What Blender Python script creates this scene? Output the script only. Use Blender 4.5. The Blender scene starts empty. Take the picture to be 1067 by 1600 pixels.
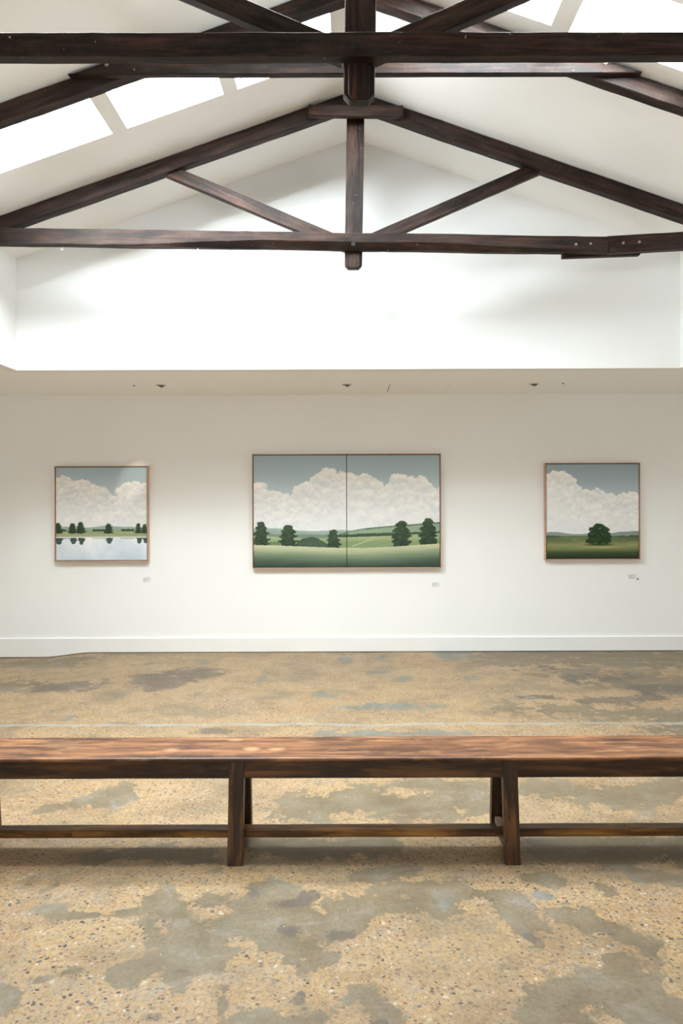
import bpy, bmesh, math, random
import numpy as np
from mathutils import Vector, Matrix, noise as mnoise

# ------------------------------------------------------------------ scene, camera, light
scene = bpy.context.scene
COL = scene.collection
vs = scene.view_settings
vs.view_transform = 'Standard'
vs.look = 'None'
vs.gamma = 1.0
vs.use_curve_mapping = False
vs.exposure = 0.0
SKY = 83.0
cy = scene.cycles
cy.use_denoising = True
cy.max_bounces = 14
cy.diffuse_bounces = 10
cy.glossy_bounces = 4
cy.transparent_max_bounces = 8
cy.sample_clamp_indirect = 8.0
cy.caustics_reflective = False
cy.caustics_refractive = False

CAMZ = 1.52
cam = bpy.data.cameras.new('camera')
cam.lens = 24.0
cam.sensor_width = 36.0
cam.shift_x = -11.5 / 1600
cam.shift_y = -20.0 / 1600
cam.clip_start = 0.05
camo = bpy.data.objects.new('camera', cam)
camo.location = (0, 0, CAMZ)
camo.rotation_euler = (math.radians(90), math.radians(0.2), 0)
COL.objects.link(camo)
scene.camera = camo

world = bpy.data.worlds.new('overcast_sky')
scene.world = world
world.use_nodes = True
wn = world.node_tree
wn.nodes['Background'].inputs[0].default_value = (0.92, 0.972, 1.0, 1)
wn.nodes['Background'].inputs[1].default_value = SKY

F = 1066.67
def fp(px, py):
    """pixel on the floor -> world X, Y (used to place the stains of the concrete)"""
    d = CAMZ * F / (py - 780.0)
    return (px - 545.0) * d / F, d

# ------------------------------------------------------------------ helpers
def link(o):
    COL.objects.link(o); return o

def props(o, label=None, cat=None, group=None, kind=None):
    if label: o['label'] = label
    if cat: o['category'] = cat
    if group: o['group'] = group
    if kind: o['kind'] = kind
    return o

def empty(name, loc=(0, 0, 0)):
    o = bpy.data.objects.new(name, None)
    o.empty_display_size = 0.1
    o.location = loc
    return link(o)

def mesh_obj(name, verts, faces, mat, parent=None, loc=(0, 0, 0), rot=(0, 0, 0), smooth=False):
    me = bpy.data.meshes.new(name)
    me.from_pydata([tuple(v) for v in verts], [], faces)
    me.update()
    bm = bmesh.new(); bm.from_mesh(me)
    bmesh.ops.recalc_face_normals(bm, faces=bm.faces)
    bm.to_mesh(me); bm.free()
    if smooth:
        for p in me.polygons: p.use_smooth = True
    if mat: me.materials.append(mat)
    o = bpy.data.objects.new(name, me)
    o.location = loc
    o.rotation_euler = rot
    if parent is not None: o.parent = parent
    return link(o)

def bm_obj(name, bm, mat, parent=None, loc=(0, 0, 0), rot=(0, 0, 0), smooth=False):
    me = bpy.data.meshes.new(name)
    bmesh.ops.recalc_face_normals(bm, faces=bm.faces)
    bm.to_mesh(me); bm.free()
    if smooth:
        for p in me.polygons: p.use_smooth = True
    if mat: me.materials.append(mat)
    o = bpy.data.objects.new(name, me)
    o.location = loc; o.rotation_euler = rot
    if parent is not None: o.parent = parent
    return link(o)

def bm_box(bm, x0, x1, y0, y1, z0, z1, bev=0.0):
    r = bmesh.ops.create_cube(bm, size=1.0)
    vs_ = r['verts']
    for v in vs_:
        v.co = Vector(((x0 + x1) / 2 + v.co.x * (x1 - x0), (y0 + y1) / 2 + v.co.y * (y1 - y0), (z0 + z1) / 2 + v.co.z * (z1 - z0)))
    if bev > 0:
        es = list({e for v in vs_ for e in v.link_edges})
        bmesh.ops.bevel(bm, geom=es, offset=bev, segments=2, affect='EDGES', profile=0.5)

def box(name, x0, x1, y0, y1, z0, z1, mat, parent=None, bev=0.0):
    bm = bmesh.new()
    cx, cyy, cz = (x0 + x1) / 2, (y0 + y1) / 2, (z0 + z1) / 2
    bm_box(bm, x0 - cx, x1 - cx, y0 - cyy, y1 - cyy, z0 - cz, z1 - cz, bev)
    loc = Vector((cx, cyy, cz))
    if parent is not None: loc -= parent.location
    return bm_obj(name, bm, mat, parent, loc)

def beam(name, a, b, h, t, mat, parent=None, seed=0, wob=0.002, cham=0.004, shear_a=0.0, shear_b=0.0, wane=None, seg=0.06):
    """a sawn timber whose centre line runs a -> b in a plane of constant Y; h across, t deep (world Y)"""
    a = Vector(a); b = Vector(b)
    L = (b - a).length
    ang = math.atan2(b.z - a.z, b.x - a.x)
    n = max(3, int(L / seg))
    rings = []
    for i in range(n + 1):
        x = L * i / n
        def w(k, s=2.2):
            return wob * (mnoise.noise(Vector((x * s, k * 7.3, seed * 3.1))) + 0.5 * mnoise.noise(Vector((x * s * 6, k * 5.1, seed * 2.3 + 9))))
        c = cham
        hh, tt = h / 2, t / 2
        wz, wy = (c, c)
        if wane:
            ww = wane(x / L)
            wz = max(c, ww[0]); wy = max(c, ww[1])
        top, bot = hh + w(1), -hh + w(2)
        fr, bk = -tt + w(3), tt + w(4)
        pts = [(fr, bot + wz), (fr, top - c), (fr + c, top), (bk - c, top), (bk, top - c), (bk, bot + c), (bk - c, bot), (fr + wy, bot)]
        ring = []
        for (y, z) in pts:
            sh = 0.0
            if i == 0: sh = shear_a * z
            if i == n: sh = shear_b * z
            ring.append(Vector((x + sh, y, z)))
        rings.append(ring)
    verts = [v for r in rings for v in r]
    faces = []
    for i in range(n):
        for k in range(8):
            k2 = (k + 1) % 8
            faces.append((i * 8 + k, i * 8 + k2, (i + 1) * 8 + k2, (i + 1) * 8 + k))
    faces.append(tuple(range(8)))
    faces.append(tuple(n * 8 + k for k in range(8)))
    loc = a.copy()
    if parent is not None: loc -= parent.location
    return mesh_obj(name, verts, faces, mat, parent, loc, (0, -ang, 0))

def cyl_bm(bm, r, depth, axis='Y', segs=20, loc=(0, 0, 0), r2=None):
    res = bmesh.ops.create_cone(bm, cap_ends=True, segments=segs, radius1=r, radius2=r if r2 is None else r2, depth=depth)
    if axis == 'Y': M = Matrix.Rotation(math.radians(90), 4, 'X')
    elif axis == 'X': M = Matrix.Rotation(math.radians(90), 4, 'Y')
    else: M = Matrix.Identity(4)
    M = Matrix.Translation(loc) @ M
    for v in res['verts']: v.co = M @ v.co

# ------------------------------------------------------------------ materials
def srgb(r, g, b):
    def f(c):
        c /= 255.0
        return c / 12.92 if c <= 0.04045 else ((c + 0.055) / 1.055) ** 2.4
    return (f(r), f(g), f(b), 1.0)

class NT:
    def __init__(s, name):
        s.m = bpy.data.materials.new(name); s.m.use_nodes = True
        s.t = s.m.node_tree; s.b = s.t.nodes['Principled BSDF']
    def n(s, typ, **kw):
        nd = s.t.nodes.new(typ)
        for k, v in kw.items():
            if k.startswith('i_'): nd.inputs[k[2:].replace('_', ' ')].default_value = v
            else: setattr(nd, k, v)
        return nd
    def l(s, a, b): s.t.links.new(a, b)
    def coords(s, kind='Object', scale=(1, 1, 1), loc=(0, 0, 0)):
        tc = s.n('ShaderNodeTexCoord'); mp = s.n('ShaderNodeMapping')
        mp.inputs['Scale'].default_value = scale; mp.inputs['Location'].default_value = loc
        s.l(tc.outputs[kind], mp.inputs['Vector']); return mp.outputs['Vector']
    def noise(s, vec, scale, detail=4, rough=0.5, dist=0.0):
        nd = s.n('ShaderNodeTexNoise'); nd.inputs['Scale'].default_value = scale
        nd.inputs['Detail'].default_value = detail; nd.inputs['Roughness'].default_value = rough
        nd.inputs['Distortion'].default_value = dist
        if vec is not None: s.l(vec, nd.inputs['Vector'])
        return nd
    def ramp(s, fac, stops, interp='LINEAR'):
        r = s.n('ShaderNodeValToRGB'); r.color_ramp.interpolation = interp
        el = r.color_ramp.elements
        while len(el) < len(stops): el.new(0.5)
        for e, (p, c) in zip(el, stops): e.position = p; e.color = c
        s.l(fac, r.inputs[0]); return r.outputs[0]
    def mix(s, fac, a, b, blend='MIX'):
        m = s.n('ShaderNodeMix', data_type='RGBA', blend_type=blend)
        for sock, v in ((m.inputs['Factor'], fac), (m.inputs['A'], a), (m.inputs['B'], b)):
            pass
        socks = [m.inputs[0], m.inputs[6], m.inputs[7]]
        for sock, v in zip(socks, (fac, a, b)):
            if hasattr(v, 'links') or isinstance(v, bpy.types.NodeSocket): s.l(v, sock)
            else: sock.default_value = v
        return m.outputs[2]
    def math(s, op, a, b=None, clamp=False):
        m = s.n('ShaderNodeMath', operation=op); m.use_clamp = clamp
        for sock, v in zip(m.inputs, (a, b)):
            if v is None: continue
            if isinstance(v, bpy.types.NodeSocket): s.l(v, sock)
            else: sock.default_value = v
        return m.outputs[0]
    def bump(s, h, strength=0.3, dist=0.01):
        b = s.n('ShaderNodeBump'); b.inputs['Strength'].default_value = strength; b.inputs['Distance'].default_value = dist
        s.l(h, b.inputs['Height']); s.l(b.outputs[0], s.b.inputs['Normal'])

W1 = (1, 1, 1, 1); K1 = (0, 0, 0, 1)
def grey(v): return (v, v, v, 1)

def mat_plain(name, col, rough=0.5, metal=0.0, nscale=0, namp=0.1):
    t = NT(name)
    t.b.inputs['Roughness'].default_value = rough; t.b.inputs['Metallic'].default_value = metal
    if nscale:
        nz = t.noise(t.coords(), nscale, 4)
        c2 = tuple(c * (1 - namp) for c in col[:3]) + (1,)
        t.l(t.ramp(nz.outputs[0], [(0.35, c2), (0.65, col)]), t.b.inputs['Base Color'])
    else:
        t.b.inputs['Base Color'].default_value = col
    return t.m

def mat_plaster(name, col):
    t = NT(name)
    v = t.coords('Object')
    nz = t.noise(v, 1.3, 3)
    c2 = tuple(c * 0.985 for c in col[:3]) + (1,)
    t.l(t.ramp(nz.outputs[0], [(0.35, c2), (0.65, col)]), t.b.inputs['Base Color'])
    t.b.inputs['Roughness'].default_value = 0.75
    t.b.inputs['Specular IOR Level'].default_value = 0.25
    fine = t.noise(v, 180, 3)
    t.bump(fine.outputs[0], 0.04, 0.001)
    return t.m

def mat_timber(name, dark, mid, light, dust=0.35, rough=0.55):
    t = NT(name)
    oi = t.n('ShaderNodeObjectInfo')
    tc = t.n('ShaderNodeTexCoord')
    add = t.n('ShaderNodeVectorMath', operation='ADD')
    t.l(tc.outputs['Object'], add.inputs[0])
    sc_ = t.n('ShaderNodeVectorMath', operation='SCALE'); sc_.inputs['Scale'].default_value = 17.0
    cmb = t.n('ShaderNodeCombineXYZ')
    for k in range(3): t.l(oi.outputs['Random'], cmb.inputs[k])
    t.l(cmb.outputs[0], sc_.inputs[0]); t.l(sc_.outputs[0], add.inputs[1])
    mp = t.n('ShaderNodeMapping'); mp.inputs['Scale'].default_value = (1.2, 22, 22)
    t.l(add.outputs[0], mp.inputs['Vector'])
    grain = t.noise(mp.outputs[0], 2.2, 7, 0.62, 0.6)
    mp2 = t.n('ShaderNodeMapping'); mp2.inputs['Scale'].default_value = (1.0, 4, 4)
    t.l(add.outputs[0], mp2.inputs['Vector'])
    blot = t.noise(mp2.outputs[0], 1.8, 5, 0.6, 0.3)
    c = t.ramp(grain.outputs[0], [(0.36, dark), (0.50, mid), (0.66, light)])
    c = t.mix(t.ramp(blot.outputs[0], [(0.35, grey(0.85)), (0.62, K1)]), c, dark)
    # saw marks across the grain
    mp3 = t.n('ShaderNodeMapping'); mp3.inputs['Scale'].default_value = (55, 6, 6); mp3.inputs['Rotation'].default_value = (0, 0.35, 0.2)
    t.l(add.outputs[0], mp3.inputs['Vector'])
    saw = t.noise(mp3.outputs[0], 3.0, 3, 0.5)
    dn = t.noise(mp2.outputs[0], 3.7, 6, 0.65)
    dustf = t.math('MULTIPLY', t.ramp(dn.outputs[0], [(0.45, K1), (0.75, grey(dust))]), saw.outputs[0])
    c = t.mix(dustf, c, srgb(132, 112, 100))
    # paint flecks
    fl = t.noise(add.outputs[0], 46, 2, 0.5)
    c = t.mix(t.ramp(fl.outputs[0], [(0.76, K1), (0.78, grey(0.6))]), c, srgb(190, 180, 170))
    t.l(c, t.b.inputs['Base Color'])
    t.b.inputs['Roughness'].default_value = rough
    t.b.inputs['Specular IOR Level'].default_value = 0.22
    h = t.math('ADD', grain.outputs[0], t.math('MULTIPLY', saw.outputs[0], 0.35))
    t.bump(h, 0.35, 0.004)
    return t.m

M_wall = mat_plaster('white_wall_paint', (0.90, 0.906, 0.903, 1))
M_ceil = mat_plaster('white_ceiling_paint', (0.95, 0.955, 0.95, 1))
M_trim = mat_plain('white_gloss_trim', (0.87, 0.87, 0.86, 1), 0.35, 0, 3, 0.02)
M_timber = mat_timber('dark_stained_truss_timber', srgb(13, 7, 5), srgb(40, 22, 15), srgb(72, 46, 34), 0.26, 0.58)
M_dark = mat_plain('black_recess', srgb(14, 12, 11), 0.8, 0, 20, 0.3)
M_bolt = mat_plain('galvanised_bolt', srgb(175, 165, 155), 0.4, 0.6, 60, 0.3)
M_rustbolt = mat_plain('old_iron_bolt', srgb(14, 11, 10), 0.8, 0.0, 60, 0.3)
M_hook = mat_plain('zinc_hook', srgb(190, 188, 182), 0.35, 0.7, 60, 0.2)
M_frame = None
M_lamp = mat_plain('white_powder_coated_metal', srgb(205, 200, 192), 0.4, 0.0, 30, 0.05)
M_lampin = mat_plain('grey_lamp_reflector', srgb(110, 106, 100), 0.35, 0.5, 30, 0.1)
M_card = mat_plain('white_card', srgb(226, 226, 224), 0.6, 0, 10, 0.02)
M_print = mat_plain('pale_grey_print', srgb(186, 186, 186), 0.6, 0, 10, 0.02)
M_alu = mat_plain('white_window_metal', srgb(225, 225, 225), 0.4, 0, 10, 0.02)

# clear skylight glazing
t = NT('skylight_glass')
tr = t.n('ShaderNodeBsdfTransparent'); tr.inputs[0].default_value = (0.93, 0.95, 0.95, 1)
gl = t.n('ShaderNodeBsdfGlossy'); gl.inputs['Roughness'].default_value = 0.03
mx = t.n('ShaderNodeMixShader'); mx.inputs[0].default_value = 0.05
t.l(tr.outputs[0], mx.inputs[1]); t.l(gl.outputs[0], mx.inputs[2])
t.l(mx.outputs[0], t.t.nodes['Material Output'].inputs['Surface'])
M_glass = t.m

# pale oak of the picture frames
t = NT('pale_oak_frame')
v = t.coords('Object', (6, 6, 6))
g = t.noise(v, 6, 6, 0.6, 1.0)
t.l(t.ramp(g.outputs[0], [(0.3, srgb(176, 136, 108)), (0.7, srgb(208, 172, 144))]), t.b.inputs['Base Color'])
t.b.inputs['Roughness'].default_value = 0.5
M_frame = t.m

# painted canvas: the colour attribute holds the picture itself
t = NT('painted_canvas')
at = t.n('ShaderNodeAttribute', attribute_name='paint')
wv = t.coords('Object')
w_ = t.noise(wv, 700, 2)
cc = t.mix(0.06, at.outputs['Color'], w_.outputs[0])
t.l(at.outputs['Color'], t.b.inputs['Base Color'])
t.b.inputs['Roughness'].default_value = 0.6
t.b.inputs['Specular IOR Level'].default_value = 0.25
t.bump(w_.outputs[0], 0.05, 0.0005)
M_canvas = t.m

# bench woods
def mat_bench(name, dark, mid, light, rough, top=False):
    t = NT(name)
    tc = t.n('ShaderNodeTexCoord')
    oi = t.n('ShaderNodeObjectInfo')
    cmb = t.n('ShaderNodeCombineXYZ')
    for k in range(3): t.l(t.math('MULTIPLY', oi.outputs['Random'], 9.0), cmb.inputs[k])
    add = t.n('ShaderNodeVectorMath', operation='ADD')
    t.l(tc.outputs['Object'], add.inputs[0]); t.l(cmb.outputs[0], add.inputs[1])
    mp = t.n('ShaderNodeMapping'); mp.inputs['Scale'].default_value = (1.0, 12, 12)
    t.l(add.outputs[0], mp.inputs['Vector'])
    grain = t.noise(mp.outputs[0], 2.5, 7, 0.6, 0.8)
    mp2 = t.n('ShaderNodeMapping'); mp2.inputs['Scale'].default_value = (1.2, 3.5, 3.5)
    t.l(add.outputs[0], mp2.inputs['Vector'])
    blot = t.noise(mp2.outputs[0], 2.4, 5, 0.6, 0.4)
    c = t.ramp(grain.outputs[0], [(0.34, dark), (0.5, mid), (0.66, light)])
    c = t.mix(t.ramp(blot.outputs[0], [(0.38, grey(0.75)), (0.56, K1)]), c, dark)
    if top:
        # bleached rings and worn places on the seat, at places of their own
        for (sx, sy, rx, ry, k) in BLEACH:
            d = t.n('ShaderNodeVectorMath', operation='SUBTRACT'); t.l(tc.outputs['Object'], d.inputs[0]); d.inputs[1].default_value = (sx, sy, 0)
            m = t.n('ShaderNodeVectorMath', operation='MULTIPLY'); t.l(d.outputs[0], m.inputs[0]); m.inputs[1].default_value = (1 / rx, 1 / ry, 0)
            ln = t.n('ShaderNodeVectorMath', operation='LENGTH'); t.l(m.outputs[0], ln.inputs[0])
            s_ = t.math('ADD', ln.outputs['Value'], t.math('MULTIPLY', t.math('SUBTRACT', blot.outputs[0], 0.5), 2.6))
            f = t.ramp(s_, [(0.35, grey(k * 0.7)), (1.1, K1)])
            c = t.mix(f, c, srgb(192, 150, 108))
        wear = t.noise(mp2.outputs[0], 5.5, 6, 0.7)
        c = t.mix(t.ramp(wear.outputs[0], [(0.52, K1), (0.72, grey(0.6))]), c, srgb(178, 132, 90))
    t.l(c, t.b.inputs['Base Color'])
    rr = t.ramp(blot.outputs[0], [(0.3, grey(rough - 0.08)), (0.7, grey(rough + 0.08))])
    t.l(rr, t.b.inputs['Roughness'])
    t.bump(grain.outputs[0], 0.15, 0.002)
    return t.m
# ------------------------------------------------------------------ room shell
RX = 0.05              # ridge position
RZ = 4.40
SL = 0.350
XW = 2.655             # half width of the light well
YE = 5.46              # back edge of the light well
YW = 6.80              # picture wall
ZS = 2.56              # soffit height
YB = -3.0              # wall behind the camera
XR = 4.2
def zc(x): return RZ - SL * abs(x - RX)

# floor: grid with the hollow near the left of the picture wall; attribute 'stain' marks the repairs
def seg_d(X, Y, a, b):
    ax, ay = a; bx, by = b
    vx, vy = bx - ax, by - ay
    L2 = vx * vx + vy * vy + 1e-9
    tt = np.clip(((X - ax) * vx + (Y - ay) * vy) / L2, 0, 1)
    return np.hypot(X - (ax + tt * vx), Y - (ay + tt * vy))

def stroke(F_, X, Y, pts, r, soft=0.5):
    P = [fp(*p) for p in pts]
    d = None
    if len(P) == 1: d = np.hypot(X - P[0][0], Y - P[0][1])
    else:
        for a, b in zip(P[:-1], P[1:]):
            dd = seg_d(X, Y, a, b); d = dd if d is None else np.minimum(d, dd)
    f = np.clip(0.5 + (1 - d / r) * soft, 0, 1)
    np.maximum(F_, f, out=F_)

def ell(F_, X, Y, px, py, rxp, ryp, rot=0, k=1.0):
    x0, y0 = fp(px, py)
    ax = rxp * y0 / F
    ay = abs(fp(px, py - ryp)[1] - fp(px, py + ryp)[1]) / 2
    ca, sa = math.cos(rot), math.sin(rot)
    dx, dy = X - x0, Y - y0
    u = (dx * ca + dy * sa) / ax; w = (-dx * sa + dy * ca) / ay
    f = np.clip(0.5 + (1 - np.hypot(u, w)) * 0.5, 0, 1) * k
    np.maximum(F_, f, out=F_)

def make_floor():
    xs = np.concatenate([np.arange(-XR - 0.1, -3.62, 0.25), np.arange(-3.6, 3.61, 0.03), np.arange(3.85, XR + 0.3, 0.25)])
    ys = np.concatenate([np.arange(YB - 0.1, 1.4, 0.2), np.arange(1.4, 3.3, 0.02), np.arange(3.3, YW + 0.06, 0.04)])
    X, Y = np.meshgrid(xs, ys)
    def sm(e0, e1, v):
        u = np.clip((v - e0) / (e1 - e0), 0, 1); return u * u * (3 - 2 * u)
    Z = -0.045 * sm(-2.55, -3.05, X) * sm(6.15, 6.72, Y)
    Gr = np.zeros_like(X); Dk = np.zeros_like(X); Bl = np.zeros_like(X)
    # olive grey skim left on the slab, foreground
    stroke(Gr, X, Y, [(75, 1430), (150, 1428), (235, 1420), (300, 1410)], 0.026)
    stroke(Gr, X, Y, [(55, 1417), (95, 1417)], 0.016)
    stroke(Gr, X, Y, [(65, 1390), (90, 1378)], 0.02)
    stroke(Gr, X, Y, [(240, 1402), (280, 1440), (290, 1480), (260, 1500), (195, 1522)], 0.06)
    stroke(Gr, X, Y, [(230, 1440), (240, 1470)], 0.03)
    stroke(Gr, X, Y, [(300, 1450), (330, 1490), (270, 1520)], 0.07)
    stroke(Gr, X, Y, [(315, 1408), (350, 1405), (390, 1420), (430, 1400)], 0.05)
    stroke(Gr, X, Y, [(350, 1440), (400, 1440), (440, 1460), (480, 1490)], 0.085)
    stroke(Gr, X, Y, [(480, 1470), (490, 1508)], 0.05)
    stroke(Gr, X, Y, [(400, 1390), (440, 1410), (520, 1455), (560, 1440)], 0.07)
    stroke(Gr, X, Y, [(60, 1528), (115, 1518)], 0.035)
    stroke(Gr, X, Y, [(343, 1490), (343, 1600)], 0.018)
    stroke(Gr, X, Y, [(520, 1420), (620, 1410), (700, 1415)], 0.08)
    stroke(Gr, X, Y, [(600, 1395), (680, 1385), (780, 1400), (830, 1450)], 0.06)
    stroke(Gr, X, Y, [(830, 1452), (842, 1475)], 0.024)
    stroke(Gr, X, Y, [(890, 1432), (950, 1455), (1010, 1485)], 0.068)
    stroke(Gr, X, Y, [(975, 1505), (985, 1560), (1067, 1590)], 0.075)
    stroke(Gr, X, Y, [(850, 1570), (900, 1560), (980, 1570)], 0.09)
    stroke(Gr, X, Y, [(840, 1600), (900, 1595)], 0.06)
    stroke(Gr, X, Y, [(570, 1555), (600, 1585), (620, 1610)], 0.05)
    stroke(Gr, X, Y, [(380, 1610), (500, 1600)], 0.055)
    stroke(Gr, X, Y, [(820, 1372), (870, 1378)], 0.05)
    stroke(Gr, X, Y, [(940, 1388), (950, 1392)], 0.045)
    stroke(Gr, X, Y, [(1000, 1370), (1080, 1380)], 0.05)
    stroke(Gr, X, Y, [(560, 1370), (640, 1360)], 0.05)
    stroke(Gr, X, Y, [(0, 1550), (30, 1600)], 0.03, 0.3)
    # under and just behind the bench
    stroke(Gr, X, Y, [(150, 1340), (240, 1330), (330, 1345)], 0.07)
    stroke(Gr, X, Y, [(400, 1320), (520, 1330), (600, 1320)], 0.09)
    stroke(Gr, X, Y, [(850, 1320), (1067, 1330)], 0.14)
    stroke(Gr, X, Y, [(165, 1250), (190, 1235)], 0.10)
    stroke(Gr, X, Y, [(70, 1262), (120, 1255)], 0.05)
    stroke(Gr, X, Y, [(470, 1262), (560, 1245), (650, 1265), (740, 1250)], 0.16)
    stroke(Gr, X, Y, [(840, 1235), (960, 1250), (1060, 1230)], 0.12)
    stroke(Gr, X, Y, [(640, 1225), (740, 1230)], 0.08)
    # middle distance
    stroke(Gr, X, Y, [(780, 1025), (1067, 1030)], 0.40, 0.35)
    stroke(Gr, X, Y, [(900, 1055), (1067, 1075)], 0.30, 0.4)
    stroke(Gr, X, Y, [(800, 1108), (1067, 1120)], 0.14, 0.3)
    stroke(Gr, X, Y, [(10, 1030), (120, 1030)], 0.16, 0.3)
    stroke(Gr, X, Y, [(0, 1068), (30, 1070)], 0.14, 0.3)
    stroke(Gr, X, Y, [(1040, 1140), (1080, 1142)], 0.14)
    # dark, brownish patches
    ell(Dk, X, Y, 105, 1071, 62, 9)
    ell(Dk, X, Y, 248, 1062, 52, 14); ell(Dk, X, Y, 300, 1051, 52, 9)
    ell(Dk, X, Y, 930, 1062, 70, 8, 0, 0.8); ell(Dk, X, Y, 945, 1095, 60, 5); ell(Dk, X, Y, 1040, 1080, 60, 9)
    ell(Dk, X, Y, 845, 1091, 32, 4); ell(Dk, X, Y, 850, 1046, 60, 4, 0, 0.7); ell(Dk, X, Y, 1000, 1093, 50, 4)
    ell(Dk, X, Y, 340, 1143, 45, 6, 0, 0.75); ell(Dk, X, Y, 1010, 1130, 50, 4, 0, 0.6)
    ell(Dk, X, Y, 450, 1412, 30, 9); ell(Dk, X, Y, 483, 1403, 14, 12); ell(Dk, X, Y, 452, 1458, 18, 12)
    ell(Dk, X, Y, 530, 1462, 28, 9); ell(Dk, X, Y, 390, 1390, 22, 12, 0, 0.8); ell(Dk, X, Y, 466, 1560, 12, 12)
    ell(Dk, X, Y, 590, 1600, 14, 8); ell(Dk, X, Y, 828, 1466, 12, 9); ell(Dk, X, Y, 762, 1407, 8, 4)
    ell(Dk, X, Y, 950, 1463, 12, 5); ell(Dk, X, Y, 910, 1568, 14, 4); ell(Dk, X, Y, 280, 1516, 24, 5, 0, 0.8)
    ell(Dk, X, Y, 235, 1588, 24, 9, 0, 0.8)
    # blue grey filler
    ell(Bl, X, Y, 706, 1022, 34, 8); ell(Bl, X, Y, 612, 1105, 66, 6); ell(Bl, X, Y, 600, 1150, 118, 10)
    ell(Bl, X, Y, 540, 1030, 18, 7, 0, 0.8); ell(Bl, X, Y, 598, 1030, 22, 5, 0, 0.8); ell(Bl, X, Y, 590, 1050, 26, 8, 0, 0.7)
    ell(Bl, X, Y, 411, 1059, 9, 5); ell(Bl, X, Y, 508, 1085, 26, 6, 0, 0.8); ell(Bl, X, Y, 630, 1062, 16, 8, 0, 0.75)
    ell(Bl, X, Y, 105, 1122, 18, 7, 0, 0.8); ell(Bl, X, Y, 310, 1083, 24, 4, 0, 0.7); ell(Bl, X, Y, 230, 1036, 20, 5, 0, 0.7)
    ell(Bl, X, Y, 310, 1034, 24, 6, 0, 0.7); ell(Bl, X, Y, 190, 1085, 14, 5, 0, 0.65); ell(Bl, X, Y, 735, 1060, 20, 6, 0, 0.7)
    ell(Bl, X, Y, 466, 1552, 8, 6); ell(Bl, X, Y, 850, 1400, 20, 10, 0, 0.8); ell(Bl, X, Y, 825, 1462, 16, 12, 0, 0.75)
    ell(Bl, X, Y, 460, 1500, 10, 8, 0, 0.7); ell(Bl, X, Y, 700, 1410, 30, 14, 0, 0.7); ell(Bl, X, Y, 780, 1335, 50, 8, 0, 0.6)
    ell(Bl, X, Y, 180, 1262, 14, 14, 0, 0.7)
    n, m_ = X.shape
    verts = np.stack([X, Y, Z], -1).reshape(-1, 3)
    idx = np.arange(n * m_).reshape(n, m_)
    q = np.stack([idx[:-1, :-1], idx[:-1, 1:], idx[1:, 1:], idx[1:, :-1]], -1).reshape(-1, 4)
    me = bpy.data.meshes.new('floor')
    me.from_pydata(verts.tolist(), [], q.tolist())
    a = me.color_attributes.new('stain', 'FLOAT_COLOR', 'POINT')
    dat = np.stack([Gr, Dk, Bl, np.ones_like(Gr)], -1).reshape(-1).astype(np.float32)
    a.data.foreach_set('color', dat)
    for p in me.polygons: p.use_smooth = True
    o = bpy.data.objects.new('floor', me); link(o)
    o['kind'] = 'structure'
    return o

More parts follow.
